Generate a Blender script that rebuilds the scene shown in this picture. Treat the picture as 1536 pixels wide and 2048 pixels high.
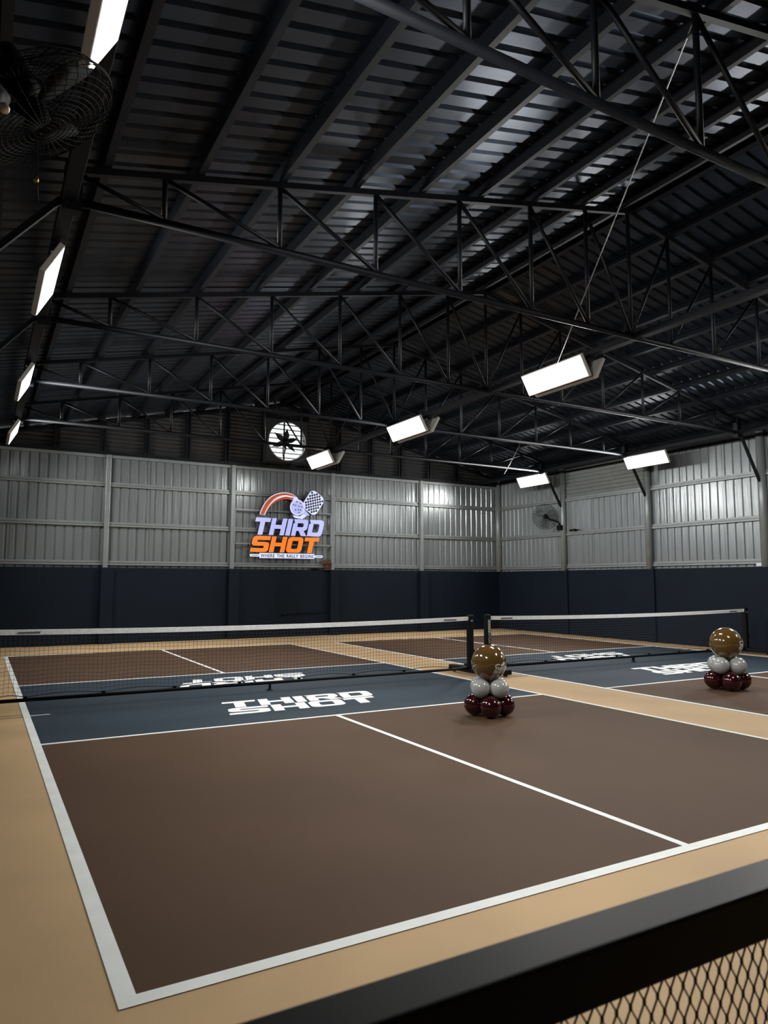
import bpy, bmesh, math, random
from mathutils import Vector, Matrix
random.seed(7)
S = bpy.context.scene
COL = S.collection
for o in list(bpy.data.objects):
    bpy.data.objects.remove(o)

# ------------------------------------------------------------------ camera
CAM = Vector((-0.4933, -2.7291, 1.4763)); YAW, PITCH, ROLL = 0.515, 0.0984, 0.001
F_ = Vector((math.sin(YAW) * math.cos(PITCH), math.cos(YAW) * math.cos(PITCH), math.sin(PITCH)))
R0 = Vector((math.cos(YAW), -math.sin(YAW), 0)); U0 = R0.cross(F_)
R_ = R0 * math.cos(ROLL) + U0 * math.sin(ROLL); U_ = U0 * math.cos(ROLL) - R0 * math.sin(ROLL)
cd = bpy.data.cameras.new('camera'); cam = bpy.data.objects.new('camera', cd); COL.objects.link(cam)
cam.matrix_world = Matrix(((R_.x, U_.x, -F_.x, CAM.x), (R_.y, U_.y, -F_.y, CAM.y), (R_.z, U_.z, -F_.z, CAM.z), (0, 0, 0, 1)))
cd.sensor_fit = 'VERTICAL'; cd.sensor_height = 9.87; cd.sensor_width = 9.87 * .75
cd.lens = 9.87 * 1423.55 / 2048
cd.clip_start = 0.02; cd.clip_end = 200
cd.dof.use_dof = True; cd.dof.focus_distance = 9.0; cd.dof.aperture_fstop = 1.9
S.camera = cam
# ------------------------------------------------------------------ daylight outside (overcast) and exposure
w = bpy.data.worlds.new('world'); S.world = w; w.use_nodes = True
w.node_tree.nodes['Background'].inputs[0].default_value = (0.93, 0.97, 1.0, 1)
w.node_tree.nodes['Background'].inputs[1].default_value = 2.2
S.view_settings.view_transform = 'Standard'; S.view_settings.look = 'None'
S.view_settings.gamma = 1; S.view_settings.use_curve_mapping = False
S.view_settings.exposure = 0.0
LAMP_W = 92.0         # power of one flood light
LAMP_SPREAD = 140     # beam of the flood lights, degrees

# ------------------------------------------------------------------ materials
MATS = {}
def mat(name, col, rough=.5, metal=0., var=0., vscale=4., bump=0., bscale=30., coat=0., spec=.5, stretch=None, emit=None, estr=0., bstretch=None, vcol=None):
    if name in MATS: return MATS[name]
    m = bpy.data.materials.new(name); m.use_nodes = True; nt = m.node_tree
    b = nt.nodes['Principled BSDF']
    b.inputs['Base Color'].default_value = (*col, 1); b.inputs['Roughness'].default_value = rough
    b.inputs['Metallic'].default_value = metal; b.inputs['Specular IOR Level'].default_value = spec
    b.inputs['Coat Weight'].default_value = coat; b.inputs['Coat Roughness'].default_value = .04
    if emit:
        b.inputs['Emission Color'].default_value = (*emit, 1); b.inputs['Emission Strength'].default_value = estr
    tc = nt.nodes.new('ShaderNodeTexCoord')
    def noise(scale, st):
        mp = nt.nodes.new('ShaderNodeMapping'); nt.links.new(tc.outputs['Object'], mp.inputs[0])
        if st: mp.inputs['Scale'].default_value = st
        n = nt.nodes.new('ShaderNodeTexNoise'); n.inputs['Scale'].default_value = scale; n.inputs['Detail'].default_value = 4
        nt.links.new(mp.outputs[0], n.inputs['Vector']); return n
    if var > 0:
        n = noise(vscale, stretch)
        r = nt.nodes.new('ShaderNodeValToRGB')
        r.color_ramp.elements[0].position = .32; r.color_ramp.elements[1].position = .68
        v2 = vcol or tuple(c * (1 - var) for c in col)
        r.color_ramp.elements[0].color = (*v2, 1)
        r.color_ramp.elements[1].color = (*[min(1, c * (1 + var * .6)) for c in col], 1)
        nt.links.new(n.outputs['Fac'], r.inputs[0]); nt.links.new(r.outputs[0], b.inputs['Base Color'])
    if bump > 0:
        n = noise(bscale, bstretch)
        bp = nt.nodes.new('ShaderNodeBump'); bp.inputs['Strength'].default_value = bump; bp.inputs['Distance'].default_value = .02
        nt.links.new(n.outputs['Fac'], bp.inputs['Height']); nt.links.new(bp.outputs[0], b.inputs['Normal'])
    MATS[name] = m; return m

beige = mat('beige_floor', (.56, .385, .21), .66, spec=.2, var=.13, vscale=.8, bump=.08, bscale=160)
brown = mat('brown_court', (.086, .0495, .0295), .7, spec=.15, var=.12, vscale=.7, bump=.08, bscale=160)
blue = mat('blue_kitchen', (.025, .041, .058), .68, spec=.18, var=.12, vscale=.8, bump=.06, bscale=160)
white = mat('white_line', (.86, .89, .87), .65, var=.06, vscale=5)
navy = mat('navy_wall', (.0034, .0078, .0155), .7, spec=.18, var=.12, vscale=1.2, bump=.1, bscale=40)
sheet = mat('grey_sheet', (.25, .272, .28), .25, metal=.42, var=.08, vscale=1.2, stretch=(3, 3, .4), bump=.4, bscale=2.2, bstretch=(5, 5, .4))
steelg = mat('grey_steel', (.235, .255, .255), .4, metal=.3, var=.08, vscale=6)
roofm = mat('dark_roof_sheet', (.040, .051, .072), .34, metal=.85, var=.2, vscale=1.5, bump=.2, bscale=1.5, bstretch=(.6, 3, 3))
dsteel = mat('dark_steel', (.0050, .0062, .0092), .5, metal=.0, spec=.22, var=.15, vscale=8)
slatm = mat('dark_slat', (.036, .037, .039), .4, var=.12, vscale=3)
black = mat('black_plastic', (.0035, .0037, .0055), .55, spec=.16)
wirem = mat('black_wire', (.002, .002, .0026), .65, spec=.1)
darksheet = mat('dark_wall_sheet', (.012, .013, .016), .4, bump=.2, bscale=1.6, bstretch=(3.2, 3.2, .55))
blackm = mat('black_powder', (.012, .013, .014), .42, var=.1, vscale=20)
railm = mat('rail_grey', (.0075, .009, .0098), .5, spec=.13, var=.08, vscale=30)
thread = mat('net_thread', (.008, .008, .009), .8)
tape = mat('net_tape', (.85, .86, .84), .7, var=.1, vscale=30, bump=.3, bscale=60)
frameg = mat('lamp_frame', (.6, .58, .55), .5)
lampe = mat('lamp_panel', (.9, .9, .9), .5, emit=(1.0, .985, .95), estr=6.0)
gold = mat('gold_balloon', (.105, .058, .0125), .14, coat=1., var=.1, vscale=3)
wball = mat('white_balloon', (.36, .37, .36), .2, coat=.6)
maroon = mat('maroon_balloon', (.030, .0022, .0042), .14, coat=.6)
printw = mat('white_print', (.72, .72, .68), .5)
signw = mat('sign_white', (.3, .3, .4), .5, emit=(.41, .45, .90), estr=.85)
signb = mat('sign_bright', (.5, .5, .55), .5, emit=(.66, .71, .98), estr=.80)
signo = mat('sign_orange', (.3, .08, .01), .5, emit=(.88, .19, .012), estr=.95)
signr = mat('sign_dark_orange', (.3, .06, .01), .45, emit=(.55, .085, .012), estr=.6)
signk = mat('sign_return', (.012, .012, .014), .5)
signt = mat('sign_text', (.03, .05, .10), .5)
brass = mat('brass', (.55, .36, .14), .3, metal=.9)
chrome = mat('cap_metal', (.55, .48, .44), .35, metal=.7)
orange = mat('orange_plastic', (.13, .035, .018), .5)
cream = mat('white_plastic', (.62, .63, .62), .5)
alum = mat('alu', (.5, .5, .5), .4, metal=.8)
shut = mat('shutter_blade', (.5, .5, .5), .5)
clearp = mat('clear_plastic', (.75, .78, .8), .08)
clearp.node_tree.nodes['Principled BSDF'].inputs['Transmission Weight'].default_value = 1.0
clearp.node_tree.nodes['Principled BSDF'].inputs['IOR'].default_value = 1.08
galv = mat('cable', (.35, .35, .36), .35, metal=.7)

# ------------------------------------------------------------------ mesh helpers
class MB:
    def __init__(s): s.v = []; s.f = []
    def add(s, vs, fs):
        o = len(s.v); s.v += [tuple(v) for v in vs]; s.f += [tuple(i + o for i in f) for f in fs]; return s
    def box(s, a, b):
        (x0, y0, z0), (x1, y1, z1) = a, b
        return s.add([(x0, y0, z0), (x1, y0, z0), (x1, y1, z0), (x0, y1, z0), (x0, y0, z1), (x1, y0, z1), (x1, y1, z1), (x0, y1, z1)],
                     [(0, 3, 2, 1), (4, 5, 6, 7), (0, 1, 5, 4), (1, 2, 6, 5), (2, 3, 7, 6), (3, 0, 4, 7)])
    def beam(s, p, q, w_, h_, up=(0, 0, 1)):
        p, q = Vector(p), Vector(q); d = (q - p).normalized(); up = Vector(up)
        if abs(d.dot(up)) > .98: up = Vector((0, 1, 0))
        a = d.cross(up).normalized(); b = a.cross(d); vs = []
        for c in (p, q):
            for sx, sy in ((-1, -1), (1, -1), (1, 1), (-1, 1)): vs.append(c + a * (sx * w_ / 2) + b * (sy * h_ / 2))
        return s.add(vs, [(0, 1, 2, 3), (7, 6, 5, 4), (0, 4, 5, 1), (1, 5, 6, 2), (2, 6, 7, 3), (3, 7, 4, 0)])
    def tube(s, pts, r, n=8, closed=False, cap=True):
        pts = [Vector(p) for p in pts]; N = len(pts); rings = []; pa = None
        for i, p in enumerate(pts):
            if closed: d = (pts[(i + 1) % N] - pts[i - 1]).normalized()
            else: d = (pts[min(i + 1, N - 1)] - pts[max(i - 1, 0)]).normalized()
            ref = pa if pa is not None else (Vector((0, 0, 1)) if abs(d.z) < .9 else Vector((1, 0, 0)))
            a = (ref - d * ref.dot(d))
            if a.length < 1e-6: a = d.orthogonal()
            a.normalize(); pa = a; b = d.cross(a)
            rr = r[i] if isinstance(r, (list, tuple)) else r
            rings.append([p + (a * math.cos(2 * math.pi * k / n) + b * math.sin(2 * math.pi * k / n)) * rr for k in range(n)])
        vs = [v for g in rings for v in g]; fs = []
        for i in range(N if closed else N - 1):
            j = (i + 1) % N
            for k in range(n):
                fs.append((i * n + k, i * n + (k + 1) % n, j * n + (k + 1) % n, j * n + k))
        if cap and not closed:
            fs.append(tuple(range(n - 1, -1, -1))); fs.append(tuple((N - 1) * n + k for k in range(n)))
        return s.add(vs, fs)
    def lathe(s, prof, n=24, c=(0, 0, 0), axis=(0, 0, 1)):
        c = Vector(c); ax = Vector(axis).normalized(); a = ax.orthogonal().normalized(); b = ax.cross(a)
        vs = []; m = len(prof)
        for r, z in prof:
            for k in range(n):
                t = 2 * math.pi * k / n; vs.append(c + ax * z + (a * math.cos(t) + b * math.sin(t)) * r)
        fs = []
        for i in range(m - 1):
            for k in range(n): fs.append((i * n + k, i * n + (k + 1) % n, (i + 1) * n + (k + 1) % n, (i + 1) * n + k))
        fs.append(tuple(range(n - 1, -1, -1))); fs.append(tuple((m - 1) * n + k for k in range(n)))
        return s.add(vs, fs)
    def mesh(s, name, m, smooth=False):
        me = bpy.data.meshes.new(name); me.from_pydata(s.v, [], s.f); me.materials.append(m)
        bm = bmesh.new(); bm.from_mesh(me); bmesh.ops.recalc_face_normals(bm, faces=bm.faces); bm.to_mesh(me); bm.free()
        if smooth: me.shade_smooth()
        return me
    def build(s, name, m, parent=None, smooth=False):
        return link(name, s.mesh(name, m, smooth), parent)

def link(name, me, parent=None):
    o = bpy.data.objects.new(name, me); COL.objects.link(o)
    if parent: o.parent = parent
    return o
def tag(o, label=None, cat=None, group=None, kind=None):
    if label: o['label'] = label
    if cat: o['category'] = cat
    if group: o['group'] = group
    if kind: o['kind'] = kind
    return o
def empty(name, loc=(0, 0, 0)):
    o = bpy.data.objects.new(name, None); COL.objects.link(o); o.location = loc; o.empty_display_size = .1; return o
def bev(o, wd, seg=2):
    md = o.modifiers.new('bevel', 'BEVEL'); md.width = wd; md.segments = seg; md.limit_method = 'ANGLE'; return o
def copy_tree(o, parent=None):
    c = o.copy(); COL.objects.link(c); c.parent = parent
    for ch in list(o.children): copy_tree(ch, c)
    return c

# flat glyphs: polygon outlines (with holes) filled and extruded
def shape_mesh(loops, thick, m):
    cu = bpy.data.curves.new('shape', 'CURVE'); cu.dimensions = '2D'; cu.fill_mode = 'BOTH'; cu.extrude = thick / 2
    for lp in loops:
        sp = cu.splines.new('POLY'); sp.points.add(len(lp) - 1); sp.use_cyclic_u = True
        for p, (x, y) in zip(sp.points, lp): p.co = (x, y, 0, 1)
    return curve_mesh(cu, m)
def curve_mesh(cu, m):
    o = bpy.data.objects.new('tmp', cu); COL.objects.link(o)
    dg = bpy.context.evaluated_depsgraph_get()
    me = bpy.data.meshes.new_from_object(o.evaluated_get(dg))
    bpy.data.objects.remove(o); bpy.data.curves.remove(cu)
    me.materials.clear(); me.materials.append(m); return me
def rrect(x0, y0, x1, y1, r, n=4):
    out = []
    for cx, cy, a0 in ((x1 - r, y0 + r, -90), (x1 - r, y1 - r, 0), (x0 + r, y1 - r, 90), (x0 + r, y0 + r, 180)):
        for k in range(n + 1):
            a = math.radians(a0 + 90 * k / n); out.append((cx + r * math.cos(a), cy + r * math.sin(a)))
    return out
GLYPH = {
 'T': [[(0, 1), (1, 1), (1, .76), (.66, .76), (.66, 0), (.34, 0), (.34, .76), (0, .76)]],
 'H': [[(0, 0), (.29, 0), (.29, .38), (.71, .38), (.71, 0), (1, 0), (1, 1), (.71, 1), (.71, .61), (.29, .61), (.29, 1), (0, 1)]],
 'I': [[(0, 0), (1, 0), (1, 1), (0, 1)]],
 'R': [[(0, 0), (.29, 0), (.29, .30), (.46, .30), (.68, 0), (1.06, 0), (.80, .30), (.92, .36), (.98, .44), (1, .54), (1, .80), (.97, .91), (.9, .97), (.8, 1), (-.02, 1), (.10, .77), (0, .74)],
       [(.29, .53), (.29, .77), (.64, .77), (.70, .74), (.72, .70), (.72, .60), (.70, .55), (.64, .53)]],
 'D': [[(0, 0), (.78, 0), (.9, .04), (.97, .12), (1, .24), (1, .76), (.97, .88), (.9, .96), (.78, 1), (-.02, 1), (.10, .77), (0, .74)],
       [(.29, .24), (.29, .76), (.62, .76), (.68, .73), (.71, .67), (.71, .33), (.68, .27), (.62, .24)]],
 'S': [[(0, 0), (.82, 0), (.93, .04), (1, .14), (1, .48), (.94, .58), (.84, .62), (.31, .62), (.28, .65), (.28, .73), (.31, .76), (1, .76), (1, 1), (.18, 1), (.07, .96), (0, .86), (0, .54), (.06, .43), (.16, .39), (.69, .39), (.72, .36), (.72, .27), (.69, .24), (0, .24)]],
 'O': [[(.2, 0), (.8, 0), (.92, .05), (1, .18), (1, .82), (.92, .95), (.8, 1), (.2, 1), (.08, .95), (0, .82), (0, .18), (.08, .05)],
       [(.34, .24), (.29, .30), (.29, .70), (.34, .76), (.66, .76), (.71, .70), (.71, .30), (.66, .24)]],
}
SHEAR = .22
ROWS = [('THIRD', 0.0, [.42, .43, .13, .43, .44], .040, .465, .46), ('SHOT', -0.06, [.49, .44, .45, .43], .038, 0.0, .43)]
def logo_letters():
    """letters of the two-row wordmark in a block about 2 m wide, base line at y=0"""
    out = []
    for word, x, ws, gap, y0, h in ROWS:
        for ch, wd in zip(word, ws):
            loops = [[(x + px * wd + SHEAR * py * h, y0 + py * h) for px, py in lp] for lp in GLYPH[ch]]
            out.append((ch, loops)); x += wd + gap
    return out
LOGO = logo_letters()

# ------------------------------------------------------------------ key dimensions
T_Y = [.45, 3.5, 6.55, 9.6, 12.62]
YB, XR, XL, YF = 15.6, 14.17, -.95, -5.65
RX, CH_R, SL = 6.72, 6.35, .2135
Z_D, Z_E = 1.82, 4.58
def chz(x): return CH_R - SL * abs(x - RX)
BAYS = [-5.65, -2.6, .45, 3.5, 6.55, 9.6, 12.62, 15.6]

# ------------------------------------------------------------------ floor and court paint
fl = MB().box((XL - .3, YF - .3, -.12), (XR + .3, YB + .3, 0)).build('floor', beige); tag(fl, kind='structure')
W_, L_, KN, KF = 6.096, 13.411, 4.572, 8.839
lw = .05
def slab(name, x0, y0, x1, y1, z, m, label=None):
    o = MB().box((x0, y0, -.01), (x1, y1, z)).build(name, m, fl)
    if label: o['label'] = label
    return o
for ci, cx in enumerate((0., 7.1778)):
    slab('court_zone', cx, 0, cx + W_, KN, .002, brown, 'matte brown painted court zone')
    slab('court_zone', cx, KF, cx + W_, L_, .002, brown, 'matte brown painted court zone')
    slab('kitchen_zone', cx, KN, cx + W_, KF, .002, blue, 'slate blue painted zone beside the net')
    for a in ((cx, 0, cx + .07, L_), (cx + W_ - lw, 0, cx + W_, L_),
              (cx + .07, 0, cx + W_ - lw, .07), (cx + .07, L_ - lw, cx + W_ - lw, L_),
              (cx + .07, KN, cx + W_ - lw, KN + lw), (cx + .07, KF - lw, cx + W_ - lw, KF),
              (cx + 3.048 - lw / 2, .07, cx + 3.048 + lw / 2, KN), (cx + 3.048 - lw / 2, KF, cx + 3.048 + lw / 2, L_ - lw)):
        slab('court_line', *a, .004, white)
    # shallow saw-cut joint pair across the kitchen
    for jy in (6.16, 6.30): slab('floor_joint', cx - .6, jy, cx + W_ + .2, jy + .012, .0028, mat('joint', (.04, .045, .05), .7))
    if ci == 0: slab('chalk_mark', .07, 6.19, .27, 6.215, .0045, white); slab('chalk_mark', .05, 13.42, .75, 13.47, .003, mat('chalk', (.62, .58, .52), .7, var=.3, vscale=9))
    for ch, loops in LOGO:
        me = shape_mesh(loops, .004, white)
        for v in me.vertices: v.co = (cx + 2.07 + v.co.x, 5.17 + v.co.y * .93, v.co.z + .002)
        a = link('floor_letter', me, fl); a['label'] = 'white letter %s painted on the blue zone' % ch
        me2 = me.copy()
        for v in me2.vertices: v.co = (2 * (cx + 3.09) - v.co.x, 13.42 - v.co.y, v.co.z)
        b = link('floor_letter', me2, fl); b['label'] = 'upside down white letter %s painted beyond the net' % ch

gr = MB().box((-60, -60, -.3), (80, 80, -.13)).build('ground', mat('outside_concrete', (.18, .18, .17), .8, var=.15, vscale=.5)); tag(gr, kind='structure')
# ------------------------------------------------------------------ walls
def profile(width, n=5, depth=.028, seam=0):
    pts = [(0, 0)]; p = width / n
    for i in range(n):
        c = (i + .5) * p
        pts += [(c - .034, 0), (c - .014, depth), (c + .014, depth), (c + .034, 0)]
    pts.append((width, 0)); return pts
def sheet_mesh(width, z0, z1, m, n=5):
    """corrugated sheet: local x along the wall, ribs pushed to +y (outwards)"""
    mb = MB(); pr = profile(width, n); pr[0] = (-.014, 0); pr[-1] = (width + .014, .0006); k = len(pr)
    mb.add([(x, y, z0) for x, y in pr] + [(x, y, z1) for x, y in pr], [(i, i + 1, k + i + 1, k + i) for i in range(k - 1)])
    me = bpy.data.meshes.new('wall_sheet'); me.from_pydata(mb.v, [], mb.f); me.materials.append(m); return me
GIRTS = [(1.94, .11), (2.88, .11), (3.86, .11)]

wb = MB().box((XL - .25, YB, 0), (XR + .25, YB + .25, Z_D)).build('wall_back', navy); tag(wb, kind='structure')
bx = [XL, 2.13, 5.27, 8.2, 11.2, XR + .06]
for i in range(5):
    wd = (bx[i + 1] - bx[i]) / 3; me = sheet_mesh(wd, Z_D - .05, Z_E + .03, sheet)
    for k in range(3):
        o = link('wall_sheet', me, wb); o.location = (bx[i] + k * wd, YB + .085 + random.uniform(0, .004), 0)
        o.rotation_euler = (random.uniform(-.003, .003), 0, random.uniform(-.001, .001))
    for z, h in GIRTS:
        MB().box((bx[i] + (.05 if i else 0), YB + .02, z - h / 2), (bx[i + 1] - .05, YB + .075, z - h / 2 + .045)).box((bx[i] + (.05 if i else 0), YB + .045, z), (bx[i + 1] - .05, YB + .078, z + h / 2)).build('girt', steelg, wb)
    MB().box((bx[i], YB + .01, Z_E - .07), (bx[i + 1], YB + .08, Z_E)).build('top_trim', steelg, wb)
for x in bx[1:5]:
    bev(MB().box((x - .055, YB - .04, Z_D), (x + .055, YB + .08, Z_E + .06)).build('post', steelg, wb), .01)
    bev(MB().box((x - .09, YB - .10, 0), (x + .19, YB + .01, Z_D)).build('pilaster', navy, wb), .008)
MB().tube([(XR + .0, YB + .0, Z_D), (XR + .0, YB + .0, Z_E + .1)], .10, 20).build('corner_post', steelg, wb, True)
MB().tube([(6.75, YB - .03, .62), (8.05, YB - .03, .66)], .012, 8).tube([(6.75, YB, .62), (6.75, YB - .06, .62)], .05, 12).build('wall_pipe', navy, wb, True)
for xa, xc in ((XL - .14, XL + .03), (XR + .05, XR + .16)):
    MB().box((xa, YB + .02, Z_D - .02), (xc, YB + .13, 5.0)).build('corner_closure', steelg if xa > 0 else dsteel, wb)
# gable of dark louvre slats, with the fan opening left free
FX0, FX1, FZ0, FZ1 = 6.06, 7.30, 4.72, 5.93
ROOF_T = .150
z = Z_E + .02; SH = .078
def ghalf(zz): return min(7.65, max(0., (CH_R + ROOF_T - .012 - zz) / SL))
while z < CH_R + .1:
    hb, ht = ghalf(z), ghalf(z + SH)
    if hb > .2:
        segs = [((RX - hb, RX + hb), (RX - ht, RX + ht))]
        if z + SH > FZ0 and z < FZ1: segs = [((RX - hb, FX0), (RX - ht, FX0)), ((FX1, RX + hb), (FX1, RX + ht))]
        for (a, b), (c, d) in segs:
            if b - a < .05: continue
            MB().add([(a, YB + .075, z), (b, YB + .075, z), (d, YB + .02, z + SH), (c, YB + .02, z + SH), (a, YB + .087, z), (b, YB + .087, z), (d, YB + .032, z + SH), (c, YB + .032, z + SH)],
                     [(0, 1, 2, 3), (7, 6, 5, 4), (0, 4, 5, 1), (1, 5, 6, 2), (2, 6, 7, 3), (3, 7, 4, 0)]).build('louver_slat', slatm, wb)
    z += .10
zt0, zt1 = CH_R + ROOF_T - .012, CH_R + ROOF_T - .012 - SL * 7.6
def bk(pts): MB().add([(x, YB + .10, z_) for x, z_ in pts] + [(x, YB + .11, z_) for x, z_ in pts], [tuple(range(len(pts))), tuple(range(2 * len(pts) - 1, len(pts) - 1, -1))] + [(i, (i + 1) % len(pts), len(pts) + (i + 1) % len(pts), len(pts) + i) for i in range(len(pts))]).build('gable_gap_shade', signk, wb)  # near-black sheet added as shade between the slats, also blocks leaking daylight
bk([(RX - 7.6, Z_E), (FX0, Z_E), (FX0, zt0 - SL * (RX - FX0)), (RX - 7.6, zt1)])
bk([(FX1, Z_E), (RX + 7.6, Z_E), (RX + 7.6, zt1), (FX1, zt0 - SL * (FX1 - RX))])
bk([(FX0, Z_E), (FX1, Z_E), (FX1, FZ0), (FX0, FZ0)])
bk([(FX0, FZ1), (FX1, FZ1), (FX1, zt0 - SL * (FX1 - RX)), (RX, zt0), (FX0, zt0 - SL * (RX - FX0))])
for k in range(-6, 7):
    x = RX - .62 + 1.03 * k if k <= 0 else RX + .62 + 1.03 * (k - 1)
    zt = chz(x) + .08
    if zt < Z_E + .15: continue
    MB().box((x - .065, YB - .06, Z_E), (x - .025, YB + .02, zt)).box((x + .025, YB - .06, Z_E), (x + .065, YB + .02, zt)).build('gable_post', dsteel, wb)
MB().box((XL, YB - .05, Z_E + .0), (XR, YB + .02, Z_E + .075)).build('gable_sill', dsteel, wb)
for s in (-1, 1):
    MB().beam((RX, YB - .02, chz(RX) + .02), (RX + s * 7.3, YB - .02, chz(RX + 7.3) + .02), .05, .05).build('gable_rafter', dsteel, wb)

def side_wall(name, X, sgn, louver):
    """sgn=+1: wall on the right, outside towards +x"""
    wl = MB().box((min(X, X + .25 * sgn), YF - .25, 0), (max(X, X + .25 * sgn), YB + .25, Z_D)).build(name, navy); tag(wl, kind='structure')
    for i in range(7):
        y0, y1 = BAYS[i], BAYS[i + 1]; wd = (y1 - y0) / 3
        lv = louver and i == 5
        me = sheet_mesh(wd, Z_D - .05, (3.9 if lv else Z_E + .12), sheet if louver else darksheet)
        for k in range(3):
            o = link('wall_sheet', me, wl)
            if sgn > 0: o.location = (X + .085 + random.uniform(0, .004), y1 - k * wd, 0); o.rotation_euler = (random.uniform(-.004, .004), 0, -math.pi / 2 + random.uniform(-.001, .001))
            else: o.location = (X - .085, y0 + k * wd, 0); o.rotation_euler = (0, 0, math.pi / 2)
        for z, h in GIRTS:
            xs = sorted((X + .02 * sgn, X + .075 * sgn)); xt = sorted((X + .045 * sgn, X + .078 * sgn))
            MB().box((xs[0], y0 + .06, z - h / 2), (xs[1], y1 - .06, z - h / 2 + .045)).box((xt[0], y0 + .06, z), (xt[1], y1 - .06, z + h / 2)).build('girt', steelg, wl)
        if lv:
            z = 3.92
            while z < Z_E + .12:
                MB().add([(X + .10, y0, z), (X + .10, y1, z), (X + .05, y1, z + .09), (X + .05, y0, z + .09), (X + .11, y0, z), (X + .11, y1, z), (X + .06, y1, z + .09), (X + .06, y0, z + .09)],
                         [(0, 1, 2, 3), (7, 6, 5, 4), (0, 4, 5, 1), (1, 5, 6, 2), (2, 6, 7, 3), (3, 7, 4, 0)]).build('louver_slat', steelg, wl)
                z += .105
            MB().box((X + .115, y0, 3.85), (X + .125, y1, 4.95)).build('louver_gap_shade', dsteel, wl)  # dark sheet added so the slat gaps look shaded
        a = sorted((X + .07 * sgn, X + .13 * sgn))
        MB().box((a[0], y0, Z_E + .10), (a[1], y1, 4.99)).build('eave_closure', dsteel, wl)
    for y in BAYS[1:-1]:
        MB().tube([(X, y, Z_D - .01), (X, y, 4.86)], .085, 20).build('column', steelg, wl, True)
        a = sorted((X - .05 * sgn, X + .01 * sgn))
        MB().box((a[0], y - .15, 0), (a[1], y + .10, Z_D - .005)).build('pilaster', navy, wl)
    return wl
wr = side_wall('wall_right', XR, 1, True)
wlft = side_wall('wall_left', XL, -1, False)
wf = MB().box((XL - .25, YF - .25, 0), (XR + .25, YF, Z_D)).build('wall_front', navy); tag(wf, kind='structure')
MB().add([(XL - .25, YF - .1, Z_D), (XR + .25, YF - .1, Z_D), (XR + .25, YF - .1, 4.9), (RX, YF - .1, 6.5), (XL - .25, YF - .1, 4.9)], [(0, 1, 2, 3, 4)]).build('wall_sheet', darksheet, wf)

# ------------------------------------------------------------------ roof: sheets, purlins, ridge
ce = MB().beam((RX, YF - .3, CH_R + ROOF_T + .05), (RX, YB + .5, CH_R + ROOF_T + .05), .5, .012).build('ceiling', roofm); tag(ce, kind='structure')
ang = math.atan(SL); SLEN = 8.0 / math.cos(ang)
def roof_sheet_mesh(width):
    pr = profile(width, 5, .032); k = len(pr); vs = []
    for x in (0, SLEN):
        vs += [(x, y, z) for y, z in pr]
    me = bpy.data.meshes.new('roof_sheet'); me.from_pydata(vs, [], [(i, i + 1, k + i + 1, k + i) for i in range(k - 1)]); me.materials.append(roofm); return me
RB = [-5.95] + BAYS[1:-1] + [15.98]
for i in range(7):
    wd = (RB[i + 1] - RB[i]) / 3; me = roof_sheet_mesh(wd)
    for k in range(3):
        for s in (-1, 1):
            o = link('roof_sheet', me, ce)
            if s > 0: o.location = (RX, RB[i] + k * wd, CH_R + ROOF_T); o.rotation_euler = (0, ang, 0)
            else: o.location = (RX, RB[i] + (k + 1) * wd, CH_R + ROOF_T); o.rotation_euler = (0, ang, math.pi)
for s in (-1, 1):
    for d in (.14, .87, 1.67, 2.47, 3.27, 4.07, 4.87, 5.67, 6.47, 7.27):
        x = RX + s * d; zc = chz(x) + .088
        nrm = Vector((s * SL, 0, 1)).normalized()
        mb = MB().beam((x, YF, zc), (x, YB + .05, zc), .014, .118, nrm)
        for q in (-1, 1):
            t = Vector((s, 0, -SL)).normalized() * .028; c = Vector((x, 0, zc)) + nrm * (q * .053) - t
            mb.beam((c.x, YF, c.z), (c.x, YB + .05, c.z), .068, .012, nrm)
        mb.build('purlin', dsteel, ce)

# ------------------------------------------------------------------ trusses
NODES = [0, .77, 1.68, 2.72, 3.79, 4.85, 5.94, 6.67]
ZB = 4.655
def make_truss():
    t = empty('roof_truss')
    MB().tube([(RX - 6.72, 0, ZB), (RX + 6.72, 0, ZB)], .036, 12).build('bottom_chord', dsteel, t, True)
    for s in (-1, 1):
        MB().beam((RX, 0, CH_R), (RX + s * 6.75, 0, chz(RX + 6.75)), .055, .06).build('top_chord', dsteel, t)
        for i, d in enumerate(NODES):
            x = RX + s * d
            if d or s > 0: MB().tube([(x, 0, ZB + .02), (x, 0, chz(x) - .02)], .025, 8).build('vertical', dsteel, t, True)
            if i:
                x2 = RX + s * NODES[i - 1]
                MB().tube([(x, 0, chz(x) - .02), (x2, 0, ZB + .03)], .022, 8).build('diagonal', dsteel, t, True)
    MB().box((RX - .12, -.006, ZB - .03), (RX + .12, .006, ZB + .13)).build('gusset', dsteel, t)
    for s in (-1, 1):
        MB().box((RX + s * 6.69 - .07, -.05, ZB - .10), (RX + s * 6.69 + .07, .05, ZB + .3)).build('bearing_plate', dsteel, t)
    return t
TL = ['nearest dark roof truss, its lower pipe crossing the upper right corner', 'second dark roof truss from the camera, above the near half of the courts',
      'third dark roof truss from the camera, right above the nets', 'fourth dark roof truss from the camera, beyond the nets', 'farthest dark roof truss, last before the louvered gable']
t0 = make_truss()
for i, y in enumerate(T_Y):
    t = t0 if i == 0 else copy_tree(t0)
    t.location = (0, y, 0); tag(t, TL[i], 'roof truss', 'roof trusses')

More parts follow.
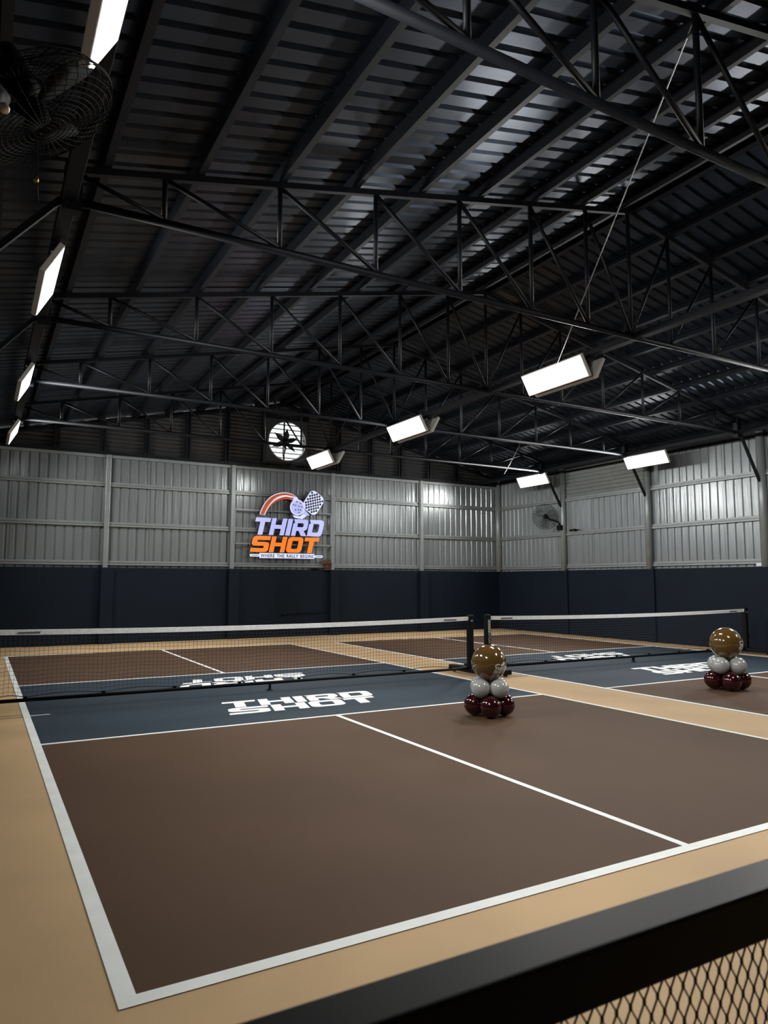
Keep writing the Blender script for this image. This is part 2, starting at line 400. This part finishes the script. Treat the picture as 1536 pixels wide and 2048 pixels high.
# longitudinal beams
for x, lb in ((0.0, 'dark steel beam carrying the left row of flood lights'), (6.80, 'dark steel beam under the roof ridge carrying the middle flood lights'), (13.44, 'dark steel beam carrying the right row of flood lights')):
    o = MB().box((x - .062, YF, ZB - .03), (x + .062, YB - .08, ZB + .05)).build('steel_beam', dsteel); tag(o, lb, 'beam', 'lengthwise beams'); bev(o, .006)
# knee braces from the columns to the truss ends
KL = {('R', 6.55): 'dark diagonal brace at the right picture edge', ('R', 9.6): 'dark diagonal brace below the nearer right wall flood light', ('R', 12.62): 'dark diagonal brace above the far wall fan',
      ('L', 3.5): 'upper dark diagonal brace at the left picture edge', ('L', 6.55): 'lower dark diagonal brace at the left picture edge'}
for s, y in KL:
    if s == 'R': p, q = (XR - .07, y, 3.66), (13.50, y, 4.64)
    else: p, q = (XL + .07, y, 3.66), (-.06, y, 4.64)
    o = MB().beam(p, q, .05, .05).build('knee_brace', dsteel); tag(o, KL[(s, y)], 'brace', 'knee braces')

# ------------------------------------------------------------------ flood lights
def make_lamp():
    t = empty('flood_light')
    o = MB().box((-.168, -.625, 0), (.168, .625, .055)).build('housing', frameg, t); bev(o, .006)
    MB().box((-.150, -.607, -.004), (.150, .607, .002)).build('diffuser', lampe, t)
    ld = bpy.data.lights.new('panel_light', 'AREA'); ld.shape = 'RECTANGLE'; ld.size = .30; ld.size_y = 1.21
    ld.energy = LAMP_W; ld.spread = math.radians(LAMP_SPREAD); ld.color = (1.0, .985, .95)
    lo = bpy.data.objects.new('panel_light', ld); COL.objects.link(lo); lo.parent = t; lo.location = (0, 0, -.008)
    mb = MB()
    for k in range(11): mb.box((-.12, -.5 + k * .1 - .006, .055), (.12, -.5 + k * .1 + .006, .075))
    mb.build('heat_sink', frameg, t)
    MB().tube([(.02, -.45, .05), (.02, -.45, .075), (.02, .45, .075), (.02, .45, .05)], .008, 6).build('yoke', frameg, t)
    return t
lamp0 = make_lamp(); first = [True]; HANG = []
def lamp(x, z, y, face, label, group):
    global lamp0
    t = lamp0 if first[0] else copy_tree(lamp0); first[0] = False
    n = Vector((face * .876, 0, -.482))           # lit side
    ex = Vector((-face * .482, 0, -.876))          # from upper edge to lower edge
    ey = Vector((0, 1, 0)); ez = -n
    if ex.cross(ey).dot(ez) < 0: ex = -ex
    t.matrix_world = Matrix(((ex.x, ey.x, ez.x, x), (ex.y, ey.y, ez.y, y), (ex.z, ey.z, ez.z, z), (0, 0, 0, 1)))
    xb, sd = min(((0.0, -1), (6.80, face), (13.44, 1)), key=lambda q: abs(q[0] - x))
    HANG.append((t, Vector((x, y, z)) + ez * .05, xb + sd * .05))
    tag(t, label, 'flood light', group); return t
LY = [.725, 4.875, 9.03, 13.12]
NL = ['left row flood light cut by the top edge, above the black cage fan', 'second flood light down the left row', 'third flood light down the left row', 'farthest and smallest flood light of the left row']
NM = ['', 'largest flood light under the ridge beam, facing the left court', 'middle sized flood light under the ridge beam, facing the left court', 'flood light beside the exhaust fan, facing the left court']
NB = ['', 'back of the light paired with the largest ridge flood light', 'back of the light paired with the middle ridge flood light', 'back of the light paired with the flood light by the exhaust fan']
NR = ['', '', 'nearer flood light on the right beam, over the louvered wall bay', 'farther flood light on the right beam, near the wall corner']
OUT = 'flood light outside the picture, above or behind the viewpoint'
for i, y in enumerate(LY):
    lamp(-.03, 4.44, y, 1, NL[i] or OUT, 'left flood lights' if NL[i] else 'flood lights out of view')
    lamp(6.645, 4.465, y, -1, NM[i] or OUT, 'ridge flood lights' if NM[i] else 'flood lights out of view')
    lamp(6.965, 4.465, y, 1, NB[i] or OUT, 'ridge flood lights turned away' if NB[i] else 'flood lights out of view')
    lamp(13.47, 4.44, y, -1, NR[i] or OUT, 'right flood lights' if NR[i] else 'flood lights out of view')

bpy.context.view_layer.update()
for t, p, xb in HANG:
    M = t.matrix_world.inverted()
    for dy in (-.35, .35):
        mb = MB().tube([p + Vector((0, dy, 0)), (xb, p.y + dy, 4.60), (xb, p.y + dy, 4.635)], .010, 8)
        mb.v = [tuple(M @ Vector(v)) for v in mb.v]; mb.build('hanger', frameg, t, True)
# suspension wires
o = MB().tube([(6.56, 4.70, 4.60), (4.20, .60, 5.90)], .007, 6).build('suspension_wire', galv); tag(o, 'thin bright wire running from the largest ridge light up to the roof', 'wire')
o = MB().tube([(11.96, 12.55, 4.45), (12.33, 12.3, 5.26)], .012, 6).build('suspension_wire', galv); tag(o, 'short thin rod hanging above the farther right flood light', 'wire')

# ------------------------------------------------------------------ fans
def cage_fan(root, R, depth, rings, spokes, wire, m_cage, m_body, blades=3, seg=56, m_blade=None):
    """local +z = blowing direction, origin at the cage centre"""
    mb = MB()
    def prof(u): return (depth / 2) * math.sqrt(max(0, 1 - u ** 4)) * .9 + depth * .06
    for side in (1, -1):
        for k in range(1, rings + 1):
            u = k / rings; r = R * u; z = side * prof(u)
            mb.tube([(r * math.cos(2 * math.pi * j / seg), r * math.sin(2 * math.pi * j / seg), z) for j in range(seg)], wire, 4, closed=True)
        for k in range(spokes):
            a = 2 * math.pi * k / spokes
            mb.tube([(R * u * math.cos(a), R * u * math.sin(a), side * prof(u)) for u in (.12, .4, .65, .82, .92, 1.0)], wire, 4, cap=False)
    mb.tube([(R * 1.005 * math.cos(2 * math.pi * j / seg), R * 1.005 * math.sin(2 * math.pi * j / seg), 0) for j in range(seg)], wire * 2.6, 6, closed=True)
    mb.build('cage', m_cage, root)
    for b in range(blades):
        a0 = 2 * math.pi * b / blades + .4; m = MB(); vs = []; n = 7
        for i in range(n):
            u = i / (n - 1); r = R * (.14 + .72 * u); hw = R * (.10 + .24 * math.sin(u * math.pi * .62 + .25))
            tw = .55 - .3 * u
            for q in (-1, 1):
                t = q * hw; x, y, z_ = r, t * math.cos(tw), t * math.sin(tw) * .6
                vs.append((x * math.cos(a0) - y * math.sin(a0), x * math.sin(a0) + y * math.cos(a0), z_))
        fs = [(2 * i, 2 * i + 1, 2 * i + 3, 2 * i + 2) for i in range(n - 1)]
        o = m.add(vs, fs).build('blade', m_blade or m_body, root, True); sd = o.modifiers.new('solid', 'SOLIDIFY'); sd.thickness = .004
    MB().lathe([(.02, depth * .3), (R * .14, depth * .28), (R * .15, -.02), (R * .1, -.04)], 20).build('hub', m_body, root, True)
    MB().lathe([(R * .12, -depth * .3), (R * .2, -depth * .4), (R * .21, -depth * .4 - R * .42), (R * .16, -depth * .4 - R * .55), (.01, -depth * .4 - R * .56)], 24).build('motor', m_body, root, True)
def orient(o, loc, n):
    n = Vector(n).normalized(); o.rotation_mode = 'QUATERNION'; o.rotation_quaternion = n.to_track_quat('Z', 'Y'); o.location = loc
def world_child(name, mb, m, root, smooth=True):
    """mesh given in world coordinates, parented to a rotated root"""
    bpy.context.view_layer.update()
    M = root.matrix_world.inverted(); mb.v = [tuple(M @ Vector(v)) for v in mb.v]
    return mb.build(name, m, root, smooth)

f1 = empty('wall_fan'); c1 = Vector((-.395, .30, 3.36)); n1 = Vector((.5, -.02, -.87)).normalized()
orient(f1, c1, n1); cage_fan(f1, .325, .17, 15, 40, .0017, wirem, wirem)
tag(f1, 'black wire cage fan in the upper left corner', 'fan')
b1 = c1 - n1 * .25
world_child('arm', MB().tube([b1, b1 + Vector((-.10, .05, .02)), (-.72, .45, 3.45), (-.86, .45, 3.35)], .024, 10), black, f1)
world_child('wall_plate', MB().box((-.87, .36, 3.2), (-.83, .54, 3.5)), black, f1, False)
k1 = Vector((-.50, -.02, 3.12)); 
world_child('gear_case', MB().tube([k1 + Vector((-.12, .03, .16)), k1 + Vector((-.02, 0, .03))], .05, 16).tube([k1 + Vector((-.10, .05, .15)), b1], .02, 8), black, f1)
dk = (CAM - k1).normalized()
world_child('pivot_cap', MB().lathe([(.018, 0), (.018, .012), (.014, .016)], 20, k1 + Vector((0, -.045, -.01)), (.1, -.75, -.6)), chrome, f1)
world_child('pull_cord', MB().tube([(-.385, .2, 3.18), (-.375, .2, 3.02), (-.368, .2, 2.93)], .0022, 6), black, f1)
world_child('cord_bead', MB().lathe([(.002, -.012), (.009, -.007), (.010, 0), (.009, .007), (.002, .012)], 12, (-.378, .2, 3.02)), brass, f1)

f2 = empty('wall_fan'); c2 = Vector((13.76, 12.92, 3.38)); n2 = Vector((-.72, -.62, -.12)).normalized()
orient(f2, c2, n2); cage_fan(f2, .36, .17, 9, 24, .0028, black, black, m_blade=clearp)
tag(f2, 'black wire cage fan on the right wall near the corner', 'fan')
b2 = c2 - n2 * .2
world_child('arm', MB().tube([b2, b2 + Vector((.04, -.12, -.10)), (14.02, 12.66, 3.22), (14.06, 12.62, 3.08)], .026, 10), black, f2)
world_child('wall_plate', MB().box((14.0, 12.56, 2.98), (14.09, 12.72, 3.12)), black, f2, False)
o = MB().box((14.12, 12.12, 2.93), (14.2, 12.20, 2.99)).tube([(14.16, 12.36, 2.96), (14.16, 12.0, 2.96)], .012, 6).lathe([(.03, 0), (.035, .03), (.02, .05)], 12, (14.16, 12.30, 2.96), (0, 1, 0)).build('power_socket', black); tag(o, 'small black power socket on the girt beside the far wall fan', 'socket')

# small orange fan on the wall ledge under the sign
f3 = empty('small_fan'); orient(f3, (8.02, YB - .03, 1.985), (-.15, -1, .05)); cage_fan(f3, .135, .09, 5, 12, .003, orange, orange, 3, 28)
tag(f3, 'small round orange fan on the ledge below the sign', 'fan')
world_child('foot', MB().box((7.94, YB - .08, 1.82), (8.10, YB + .02, 1.845)).tube([(8.02, YB - .0, 1.84), (8.02, YB + .0, 1.95)], .015, 8), orange, f3, False)
o = MB().box((7.55, YB - .03, Z_D), (7.80, YB + .02, Z_D + .045)).build('cable_box', black); tag(o, 'flat black box on the ledge beside the orange fan', 'box'); bev(o, .01)
o = MB().box((XR - .04, 6.60, 1.83), (XR + .03, 6.75, 1.90)).build('junction_box', cream); tag(o, 'small white box on the right wall ledge at the picture edge', 'box'); bev(o, .008)

# exhaust fan in the gable
ex = empty('exhaust_fan', (6.68, YB - .1, FZ0)); tag(ex, 'large square exhaust fan in the gable with bright daylight behind', 'exhaust fan')
ec = Vector((0, 0, (FZ1 - FZ0) / 2))
def ring_plate(r, half, y0, y1, n=48):
    mb = MB(); vi = []; vo = []
    for k in range(n):
        a = 2 * math.pi * k / n; c, s_ = math.cos(a), math.sin(a); q = half / max(abs(c), abs(s_))
        vi.append((r * c, r * s_)); vo.append((q * c, q * s_))
    vs = [(x, y0, z + ec.z) for x, z in vi] + [(x, y0, z + ec.z) for x, z in vo] + [(x, y1, z + ec.z) for x, z in vi] + [(x, y1, z + ec.z) for x, z in vo]
    fs = []
    for k in range(n):
        j = (k + 1) % n
        fs += [(k, j, n + j, n + k), (2 * n + k, 3 * n + k, 3 * n + j, 2 * n + j), (k, 2 * n + k, 2 * n + j, j), (n + k, n + j, 3 * n + j, 3 * n + k)]
    return mb.add(vs, fs)
ring_plate(.535, .61, -.16, -.13).build('front_plate', slatm, ex)
MB().box((-.62, -.16, 0), (-.60, .22, 1.21)).box((.60, -.16, 0), (.62, .22, 1.21)).box((-.62, -.16, -.015), (.62, .22, .005)).box((-.62, -.16, 1.2), (.62, .22, 1.22)).build('housing', slatm, ex)
mb = MB(); n = 48
mb.tube([(.54 * math.cos(2 * math.pi * k / n), -.16, ec.z + .54 * math.sin(2 * math.pi * k / n)) for k in range(n)], .016, 8, closed=True).build('inlet_ring', alum, ex, True)
for b in range(6):
    a = 2 * math.pi * b / 6 + .25; vs = []
    for u, hw, y in ((.07, .045, -.02), (.16, .075, -.03), (.26, .055, -.02), (.34, .02, -.005), (.40, .004, 0)):
        for q in (-1, 1):
            t = q * hw + u * .12; vs.append((u * math.cos(a) - t * math.sin(a), y + q * hw * .5, ec.z + u * math.sin(a) + t * math.cos(a)))
    o = MB().add(vs, [(2 * i, 2 * i + 1, 2 * i + 3, 2 * i + 2) for i in range(4)]).build('blade', slatm, ex); sd = o.modifiers.new('solid', 'SOLIDIFY'); sd.thickness = .008
MB().lathe([(.10, -.06), (.12, -.03), (.12, .05), (.08, .08)], 24, (0, 0, ec.z), (0, 1, 0)).build('hub', dsteel, ex, True)
MB().box((-.02, .07, 0), (.02, .10, 1.2)).build('motor_mount', dsteel, ex)
for k in range(9):
    z = .04 + k * .133
    MB().add([(-.6, .15, z), (.6, .15, z), (.6, .235, z + .055), (-.6, .235, z + .055), (-.6, .15, z + .008), (.6, .15, z + .008), (.6, .235, z + .063), (-.6, .235, z + .063)],
             [(0, 1, 2, 3), (7, 6, 5, 4), (0, 4, 5, 1), (1, 5, 6, 2), (2, 6, 7, 3), (3, 7, 4, 0)]).build('shutter_blade', shut, ex)

# ------------------------------------------------------------------ sign
sg = empty('wall_sign', (5.72, YB - .12, 2.12)); tag(sg, 'glowing logo sign with orange and lilac letters on the back wall', 'sign')
def plate(name, loops, m, y=0., th=.05, parent=None, back=True, label=None):
    """loops in metres in the sign plane; bright face forward, dark return behind"""
    def put(me, yy):
        for v in me.vertices: v.co = (v.co.x, yy - v.co.z, v.co.y)
        return me
    f = link(name, put(shape_mesh(loops, .012, m), y), parent or sg)
    if label: f['label'] = label
    if back:
        link('return', put(shape_mesh(loops, th, signk), y + .006 + th / 2 + .001), f)
    return f
SX = 0.0
for ch, loops in LOGO:
    up = [[(x + .06 + .0, .16 + y * 1.0) for x, y in lp] for lp in loops]
    mm = signw if loops[0][0][1] > .40 else signo
    if ch in 'TH' : mm = signw if min(p[1] for p in loops[0]) > .3 else signo
    plate('letter', up, mm, label=('lilac letter ' if mm is signw else 'orange letter ') + ch)
# tag line bar
plate('tagline_bar', [rrect(.265, -.0, 1.86, .135, .012)], signb, y=-.005)
for a, b in ((.0, .262), (1.863, 2.12)):
    d = plate('tagline_dash', [rrect(a, .035, b, .10, .032)], signb, y=-.002)
    link('dash_line', (lambda me: ([setattr(v, 'co', Vector((v.co.x, -.012 - v.co.z, v.co.y))) for v in me.vertices], me)[1])(shape_mesh([rrect(a + .04, .06, b - .03, .075, .004)], .004, signt)), d)
cu = bpy.data.curves.new('tag', 'FONT'); cu.body = 'WHERE THE RALLY BEGINS'; cu.size = .125; cu.extrude = .002; cu.offset = .002; cu.space_word = 1.6; cu.space_character = 1.12
me = curve_mesh(cu, signt); xs = [v.co.x for v in me.vertices]; x0, x1 = min(xs), max(xs)
for v in me.vertices: v.co = (.295 + (v.co.x - x0) / (x1 - x0) * 1.535, -.014 - v.co.z, .022 + v.co.y)
tg = link('tagline_text', me, sg); tg['label'] = 'dark words WHERE THE RALLY BEGINS'
# swoosh, ball and paddle
def cp(px, py):   # zoomed-sign drawing coordinates -> metres in the sign plane
    return ((px - 245) * .002268, (975 - py) * .00236)
def arc(p0, p1, p2, n=14):
    return [tuple((1 - t) ** 2 * a + 2 * t * (1 - t) * b + t * t * c for a, b, c in zip(p0, p1, p2)) for t in [i / n for i in range(n + 1)]]
outer = arc((358, 478), (440, 215), (680, 208)) + arc((680, 208), (790, 210), (850, 275))[1:]
inner = arc((800, 300), (690, 265), (600, 305)) + arc((600, 305), (470, 360), (425, 485))[1:]
plate('swoosh_outline', [[cp(*p) for p in outer + inner]], signb, y=.02)
o1 = arc((366, 478), (445, 226), (680, 218)) + arc((680, 218), (770, 222), (815, 255))[1:]
o2 = arc((700, 240), (600, 240), (530, 300)) + arc((530, 300), (450, 370), (412, 480))[1:]
plate('swoosh_band', [[cp(*p) for p in o1 + o2]], signr, y=-.002, back=False, label='orange swoosh band')
o3 = arc((440, 440), (520, 280), (690, 258)) + [(790, 268), (770, 290)] + arc((770, 290), (650, 275), (560, 325)) + arc((560, 325), (490, 370), (446, 440))[1:]
plate('swoosh_band', [[cp(*p) for p in o3]], signr, y=-.004, back=False, label='orange swoosh band')
def circ(cx, cy, r, n=28): return [cp(cx + r * math.cos(2 * math.pi * k / n), cy + r * math.sin(2 * math.pi * k / n)) for k in range(n)]
bl = plate('ball', [circ(832, 378, 95)], signb, y=-.02)
plate('ball_face', [circ(832, 378, 82)], signw, y=-.027, back=False, parent=bl)
for dx, dy in ((-8, -66), (38, -48), (-24, -22), (18, -14), (52, -8), (-24, 30), (12, 26), (40, 30), (20, 58), (-52, -30)):
    plate('ball_hole', [circ(832 + dx, 378 + dy, 8, 10)], signt, y=-.034, back=False, parent=bl)
pa = math.radians(-32); PC = (1042, 318)
def pr_(x, y): return cp(PC[0] + x * math.cos(pa) - y * math.sin(pa), PC[1] + x * math.sin(pa) + y * math.cos(pa))
def prot(pts): return [pr_(*p) for p in pts]
def rot2(x, y):
    a = math.radians(34); return PC[0] + x * math.cos(a) - y * math.sin(a), PC[1] + x * math.sin(a) + y * math.cos(a)
def pl(pts): return [cp(*rot2(*p)) for p in pts]
pd = plate('paddle', [pl(rrect(-108, -138, 108, 120, 62, 6))], signb, y=-.002)
plate('paddle_face', [pl(rrect(-86, -118, 86, 98, 48, 6))], signb, y=-.010, back=False, parent=pd)
for j in range(-5, 5):
    for i in range(-3, 4):
        x = i * 42 + (21 if j % 2 else 0); y = j * 24 + 2
        if abs(x) < 86 and -120 < y < 104 and not (abs(x) > 62 and (y < -98 or y > 78)):
            plate('paddle_hole', [[cp(*rot2(x + 13.5 * math.cos(2 * math.pi * k / 10), y + 13.5 * math.sin(2 * math.pi * k / 10))) for k in range(10)]], signt, y=-.016, back=False, parent=pd)
plate('paddle_throat', [[cp(*p) for p in ((925, 392), (1000, 462), (940, 470), (905, 455), (915, 420))]], signw, y=-.004, parent=pd)
plate('paddle_handle', [[cp(*p) for p in ((905, 452), (960, 468), (900, 512), (800, 500), (768, 470), (800, 476), (870, 480))]], signb, y=-.012, parent=pd)
# frame behind the sign
fr = empty('sign_frame', (5.3, YB - .03, 2.5)); tag(fr, 'thin grey tube frame behind the logo sign', 'frame')
for a, b in (((0, 0, 0), (2.85, 0, 0)), ((0, 0, .9), (2.85, 0, .9)), ((0.02, 0, 0), (.02, 0, .9)), ((2.83, 0, 0), (2.83, 0, .9))):
    MB().beam(a, b, .035, .035).build('frame_tube', steelg, fr)

# ------------------------------------------------------------------ nets
def make_net():
    t = empty('portable_net'); W2 = 3.36                     # half span
    def top(x): return .925 - .035 * (1 - (x / W2) ** 2)
    N = 40; mb = MB(); xs = [-W2 + 2 * W2 * i / N for i in range(N + 1)]
    vs = []
    for x in xs:
        zt = top(x); vs += [(x, -.012, zt - .062), (x, -.014, zt), (x, .014, zt), (x, .012, zt - .062)]
    fs = []
    for i in range(N):
        for k in range(4): fs.append((i * 4 + k, i * 4 + (k + 1) % 4, i * 4 + 4 + (k + 1) % 4, i * 4 + 4 + k))
    fs += [(3, 2, 1, 0), (N * 4, N * 4 + 1, N * 4 + 2, N * 4 + 3)]
    mb.add(vs, fs).build('top_tape', tape, t)
    mk = MB()
    for s in (-1, 1): mk.box((s * (W2 - .36) - .12, -.0175, .873), (s * (W2 - .36) + .12, -.0125, .893))
    mk.build('tape_mark', mat('mark', (.12, .12, .15), .6), t)
    clips = [-W2 + .35 + (2 * W2 - .7) * i / 7 for i in range(8)]
    def low(x):
        for a, b in zip([-W2] + clips, clips + [W2]):
            if a <= x <= b: u = (x - a) / (b - a); return .135 + .032 * 4 * u * (1 - u) * (1 if 0 < u < 1 else 0)
        return .135
    m = MB(); r = .0021
    def strand(pts):
        m.tube(pts, r, 3, cap=False)
    nx = 132
    for i in range(nx + 1):
        x = -W2 + .02 + (2 * W2 - .04) * i / nx; j = random.uniform(-.004, .004)
        zl, zh = low(x), top(x) - .05
        strand([(x, 0, zl), (x + j, .002, (zl + zh) / 2), (x, 0, zh)])
    nz = 15
    for k in range(1, nz):
        u = k / nz
        strand([(x, 0, low(x) + (top(x) - .06 - low(x)) * u + random.uniform(-.003, .003)) for x in xs])
    xs2 = [-W2 + 2 * W2 * i / 120 for i in range(121)]
    m.tube([(x, 0, low(x)) for x in xs2], .005, 4)
    nm = m.build('net_mesh', thread, t); nm['kind'] = 'stuff'
    MB().tube([(-W2 - .02, 0, .105), (W2 + .02, 0, .105)], .022, 10).build('bottom_bar', black, t, True)
    for c in clips: MB().box((c - .02, -.012, .12), (c + .02, .012, .15)).build('clip', black, t)
    MB().box((-.012, -.02, .01), (.012, .02, .09)).lathe([(.05, 0), (.045, .012), (.02, .02)], 16).build('center_foot', black, t)
    for s in (-1, 1):
        x = s * (W2 + .035)
        o = MB().box((x - .045, -.05, .06), (x + .045, .05, .955)).build('post', black, t); bev(o, .02)
        o = MB().box((x - .07 + s * .02, -.55, .035), (x + .07 + s * .02, .55, .115)).build('base', black, t); bev(o, .015)
        for e in (-1, 1):
            MB().lathe([(.035, -.02), (.04, -.015), (.04, .015), (.035, .02)], 16, (x + s * .02, e * .47, .0405), (1, 0, 0)).build('wheel', blackm, t, True)
        MB().lathe([(.012, 0), (.012, .02), (.035, .025), (.035, .045), (.02, .05)], 14, (x + s * .045, 0, .36), (s, 0, 0)).build('knob', black, t, True)
        MB().box((x - s * .05 - .004, -.022, .872), (x - s * .05 + .004, .022, .925)).build('tape_end', tape, t)
        MB().box((x - .025, -.0525, .845), (x + .025, -.0495, .875)).build('post_sticker', mat('sticker', (.16, .17, .19), .5), t)
    return t
net0 = make_net(); net0.location = (3.048, 6.705, 0); tag(net0, 'black portable net with white top tape across the left court', 'net', 'court nets')
net1 = copy_tree(net0); net1.location = (10.19, 6.705, 0); tag(net1, 'black portable net with white top tape across the right court', 'net', 'court nets')
# worn vertical lettering strip on the left post of the right net
xp = -3.395
st = MB().box((xp - .022, -.0535, .66), (xp + .022, -.0505, .85)).build('post_lettering', mat('worn_white', (.45, .46, .46), .6), net1); st['label'] = 'white vertical lettering strip'
mk = MB()
for k in range(4): mk.box((xp - .012, -.0545, .69 + k * .04), (xp + .010, -.0535, .705 + k * .04))
mk.build('lettering_mark', black, st)
mk = MB()
for k in range(4):
    z0 = .49 + k * .042
    mk.box((xp - .02, -.0535, z0), (xp + .02, -.0505, z0 + .007)).box((xp - .02, -.0535, z0 + .024), (xp + .02, -.0505, z0 + .031))
    mk.box((xp - .02, -.0535, z0), (xp - .012, -.0505, z0 + .03)) if k % 2 else mk.box((xp + .008, -.0535, z0), (xp + .016, -.0505, z0 + .03))
mk.build('post_lettering', mat('worn_white', (.45, .46, .46), .6), net1)

# ------------------------------------------------------------------ balloon columns
def balloon_prof(R, n=20):
    pr = []
    for i in range(n + 1):
        t = math.pi * i / n; z = -math.cos(t); r = math.sin(t)
        if z < 0: r *= 1 - .10 * z * z; z *= 1.08
        pr.append((max(.002, r * R), z * R))
    pr = [(.010 * R / .2, -1.14 * R), (.016 * R / .2, -1.09 * R)] + pr[1:]
    return pr
def balloon(parent, name, m, R, c, axis, label):
    ax = Vector(axis).normalized()
    o = MB().lathe(balloon_prof(R), 32, (0, 0, 0)).build(name, m, parent, True)
    o.rotation_mode = 'QUATERNION'; o.rotation_quaternion = ax.to_track_quat('Z', 'Y'); o.location = c; o['label'] = label
    return o
def print_logo(parent, R, c, d, size):
    """small wordmark printed on the round of the top balloon"""
    d = Vector(d).normalized(); sx = Vector((0, 0, 1)).cross(d).normalized(); sy = d.cross(sx)
    items = [lp for ch, lp in LOGO]
    arc_o = [(.05 + .95 * (1 - math.cos(a)) * .5, .98 + .36 * math.sin(a)) for a in [math.pi * k / 12 for k in range(9)]]
    arc_i = [(.2 + .75 * (1 - math.cos(a)) * .5, .98 + .22 * math.sin(a)) for a in [math.pi * k / 12 for k in range(8, -1, -1)]]
    items.append([arc_o + arc_i])
    items.append([[(1.15 + .17 * math.cos(2 * math.pi * k / 14), 1.17 + .17 * math.sin(2 * math.pi * k / 14)) for k in range(14)]])
    a = .55
    items.append([[(1.52 + x * math.cos(-a) - y * math.sin(-a), 1.33 + x * math.sin(-a) + y * math.cos(-a)) for x, y in rrect(-.2, -.25, .2, .25, .12)]])
    bm = bmesh.new()
    for lp in items:
        me = shape_mesh(lp, 0.0, printw); bm.from_mesh(me); bpy.data.meshes.remove(me)
    bmesh.ops.triangulate(bm, faces=bm.faces)
    for _ in range(2): bmesh.ops.subdivide_edges(bm, edges=[e for e in bm.edges if e.calc_length() > .12], cuts=1, use_grid_fill=False); bmesh.ops.triangulate(bm, faces=bm.faces)
    for v in bm.verts:
        u = (v.co.x - 1.05) * size / R; w_ = (v.co.y - .75) * size / R
        v.co = (d * math.cos(u) * math.cos(w_) + sx * math.sin(u) * math.cos(w_) + sy * math.sin(w_)) * (R * 1.006)
    me = bpy.data.meshes.new('logo_print'); bm.to_mesh(me); bm.free(); me.materials.append(printw)
    o = link('logo_print', me, parent); o.location = c; o['label'] = 'white printed logo'
    return o
def balloon_column(loc, yaw, k, pd_, label):
    t = empty('balloon_column', loc); tag(t, label, 'balloon column', 'balloon columns')
    for i in range(4):
        a = yaw + i * math.pi / 2
        balloon(t, 'balloon', maroon, .118 * k, (math.cos(a) * .165 * k, math.sin(a) * .165 * k, .124 * k), (math.cos(a), math.sin(a), -.05), 'shiny maroon balloon')
    for i in range(4):
        a = yaw + math.pi / 4 + i * math.pi / 2
        balloon(t, 'balloon', wball, .106 * k, (math.cos(a) * .145 * k, math.sin(a) * .145 * k, .312 * k), (math.cos(a), math.sin(a), .12), 'glossy white balloon')
    g = balloon(t, 'balloon', gold, .197 * k, (0, 0, .585 * k), (0, 0, 1), 'large glossy gold balloon')
    print_logo(t, .197 * k, (0, 0, .585 * k), pd_, .082 * k)
    return t
def toward(a, b):   # direction on a balloon: a right, b up as seen from the viewpoint side
    return R0 * a + Vector((0, 0, 1)) * b - Vector((F_.x, F_.y, 0)).normalized() * math.sqrt(max(.01, 1 - a * a - b * b))
vd = math.atan2(-.84, -.55)
balloon_column((4.52, 3.74, 0), vd, 1.0, toward(.56, -.24), 'gold topped balloon column standing on the left court')
balloon_column((8.62, 3.68, 0), vd - .1, 1.09, toward(.76, -.04), 'gold topped balloon column standing on the right court')

# ------------------------------------------------------------------ railing in front
rl = empty('railing', (0, -2.05, 0)); tag(rl, 'dark grey metal railing with expanded mesh in the lower right foreground', 'railing')
X0, X1 = -.9, 4.6
o = MB().box((X0, -.036, .982), (X1, .034, 1.05)).build('top_rail', railm, rl); bev(o, .005, 3)
MB().box((X0, -.03, .10), (X1, .03, .16)).build('bottom_rail', railm, rl)
for x in (X0 + .03, 1.6, X1 - .03): MB().box((x - .03, -.03, 0), (x + .03, .03, .985)).build('rail_post', railm, rl)
m = MB(); px, pz = .025, .0435; nx = int((X1 - X0) / px); nz = int(.83 / pz)
for j in range(2 * nz):
    z0 = .985 - j * pz / 2; z1 = z0 - pz / 2
    if z1 < .15: break
    for i in range(nx):
        xa = X0 + i * px + (px / 2 if j % 2 else 0)
        if xa > 1.9: break
        for s in (-1, 1):
            a = Vector((xa, 0, z0 - .0015)); b = Vector((xa + s * px / 2, 0, z1 + .0015)); wd = .0011
            m.add([a + Vector((-wd, -.001, 0)), a + Vector((wd, -.001, 0)), b + Vector((wd, -.001, 0)), b + Vector((-wd, -.001, 0)),
                   a + Vector((-wd, .001, 0)), a + Vector((wd, .001, 0)), b + Vector((wd, .001, 0)), b + Vector((-wd, .001, 0))],
                  [(0, 1, 2, 3), (7, 6, 5, 4), (0, 3, 7, 4), (1, 5, 6, 2)])
        m.box((xa - .0018, -.0015, z0 - .0036), (xa + .0018, .0015, z0 + .0036))
mm = m.build('mesh_panel', blackm, rl); mm['kind'] = 'stuff'
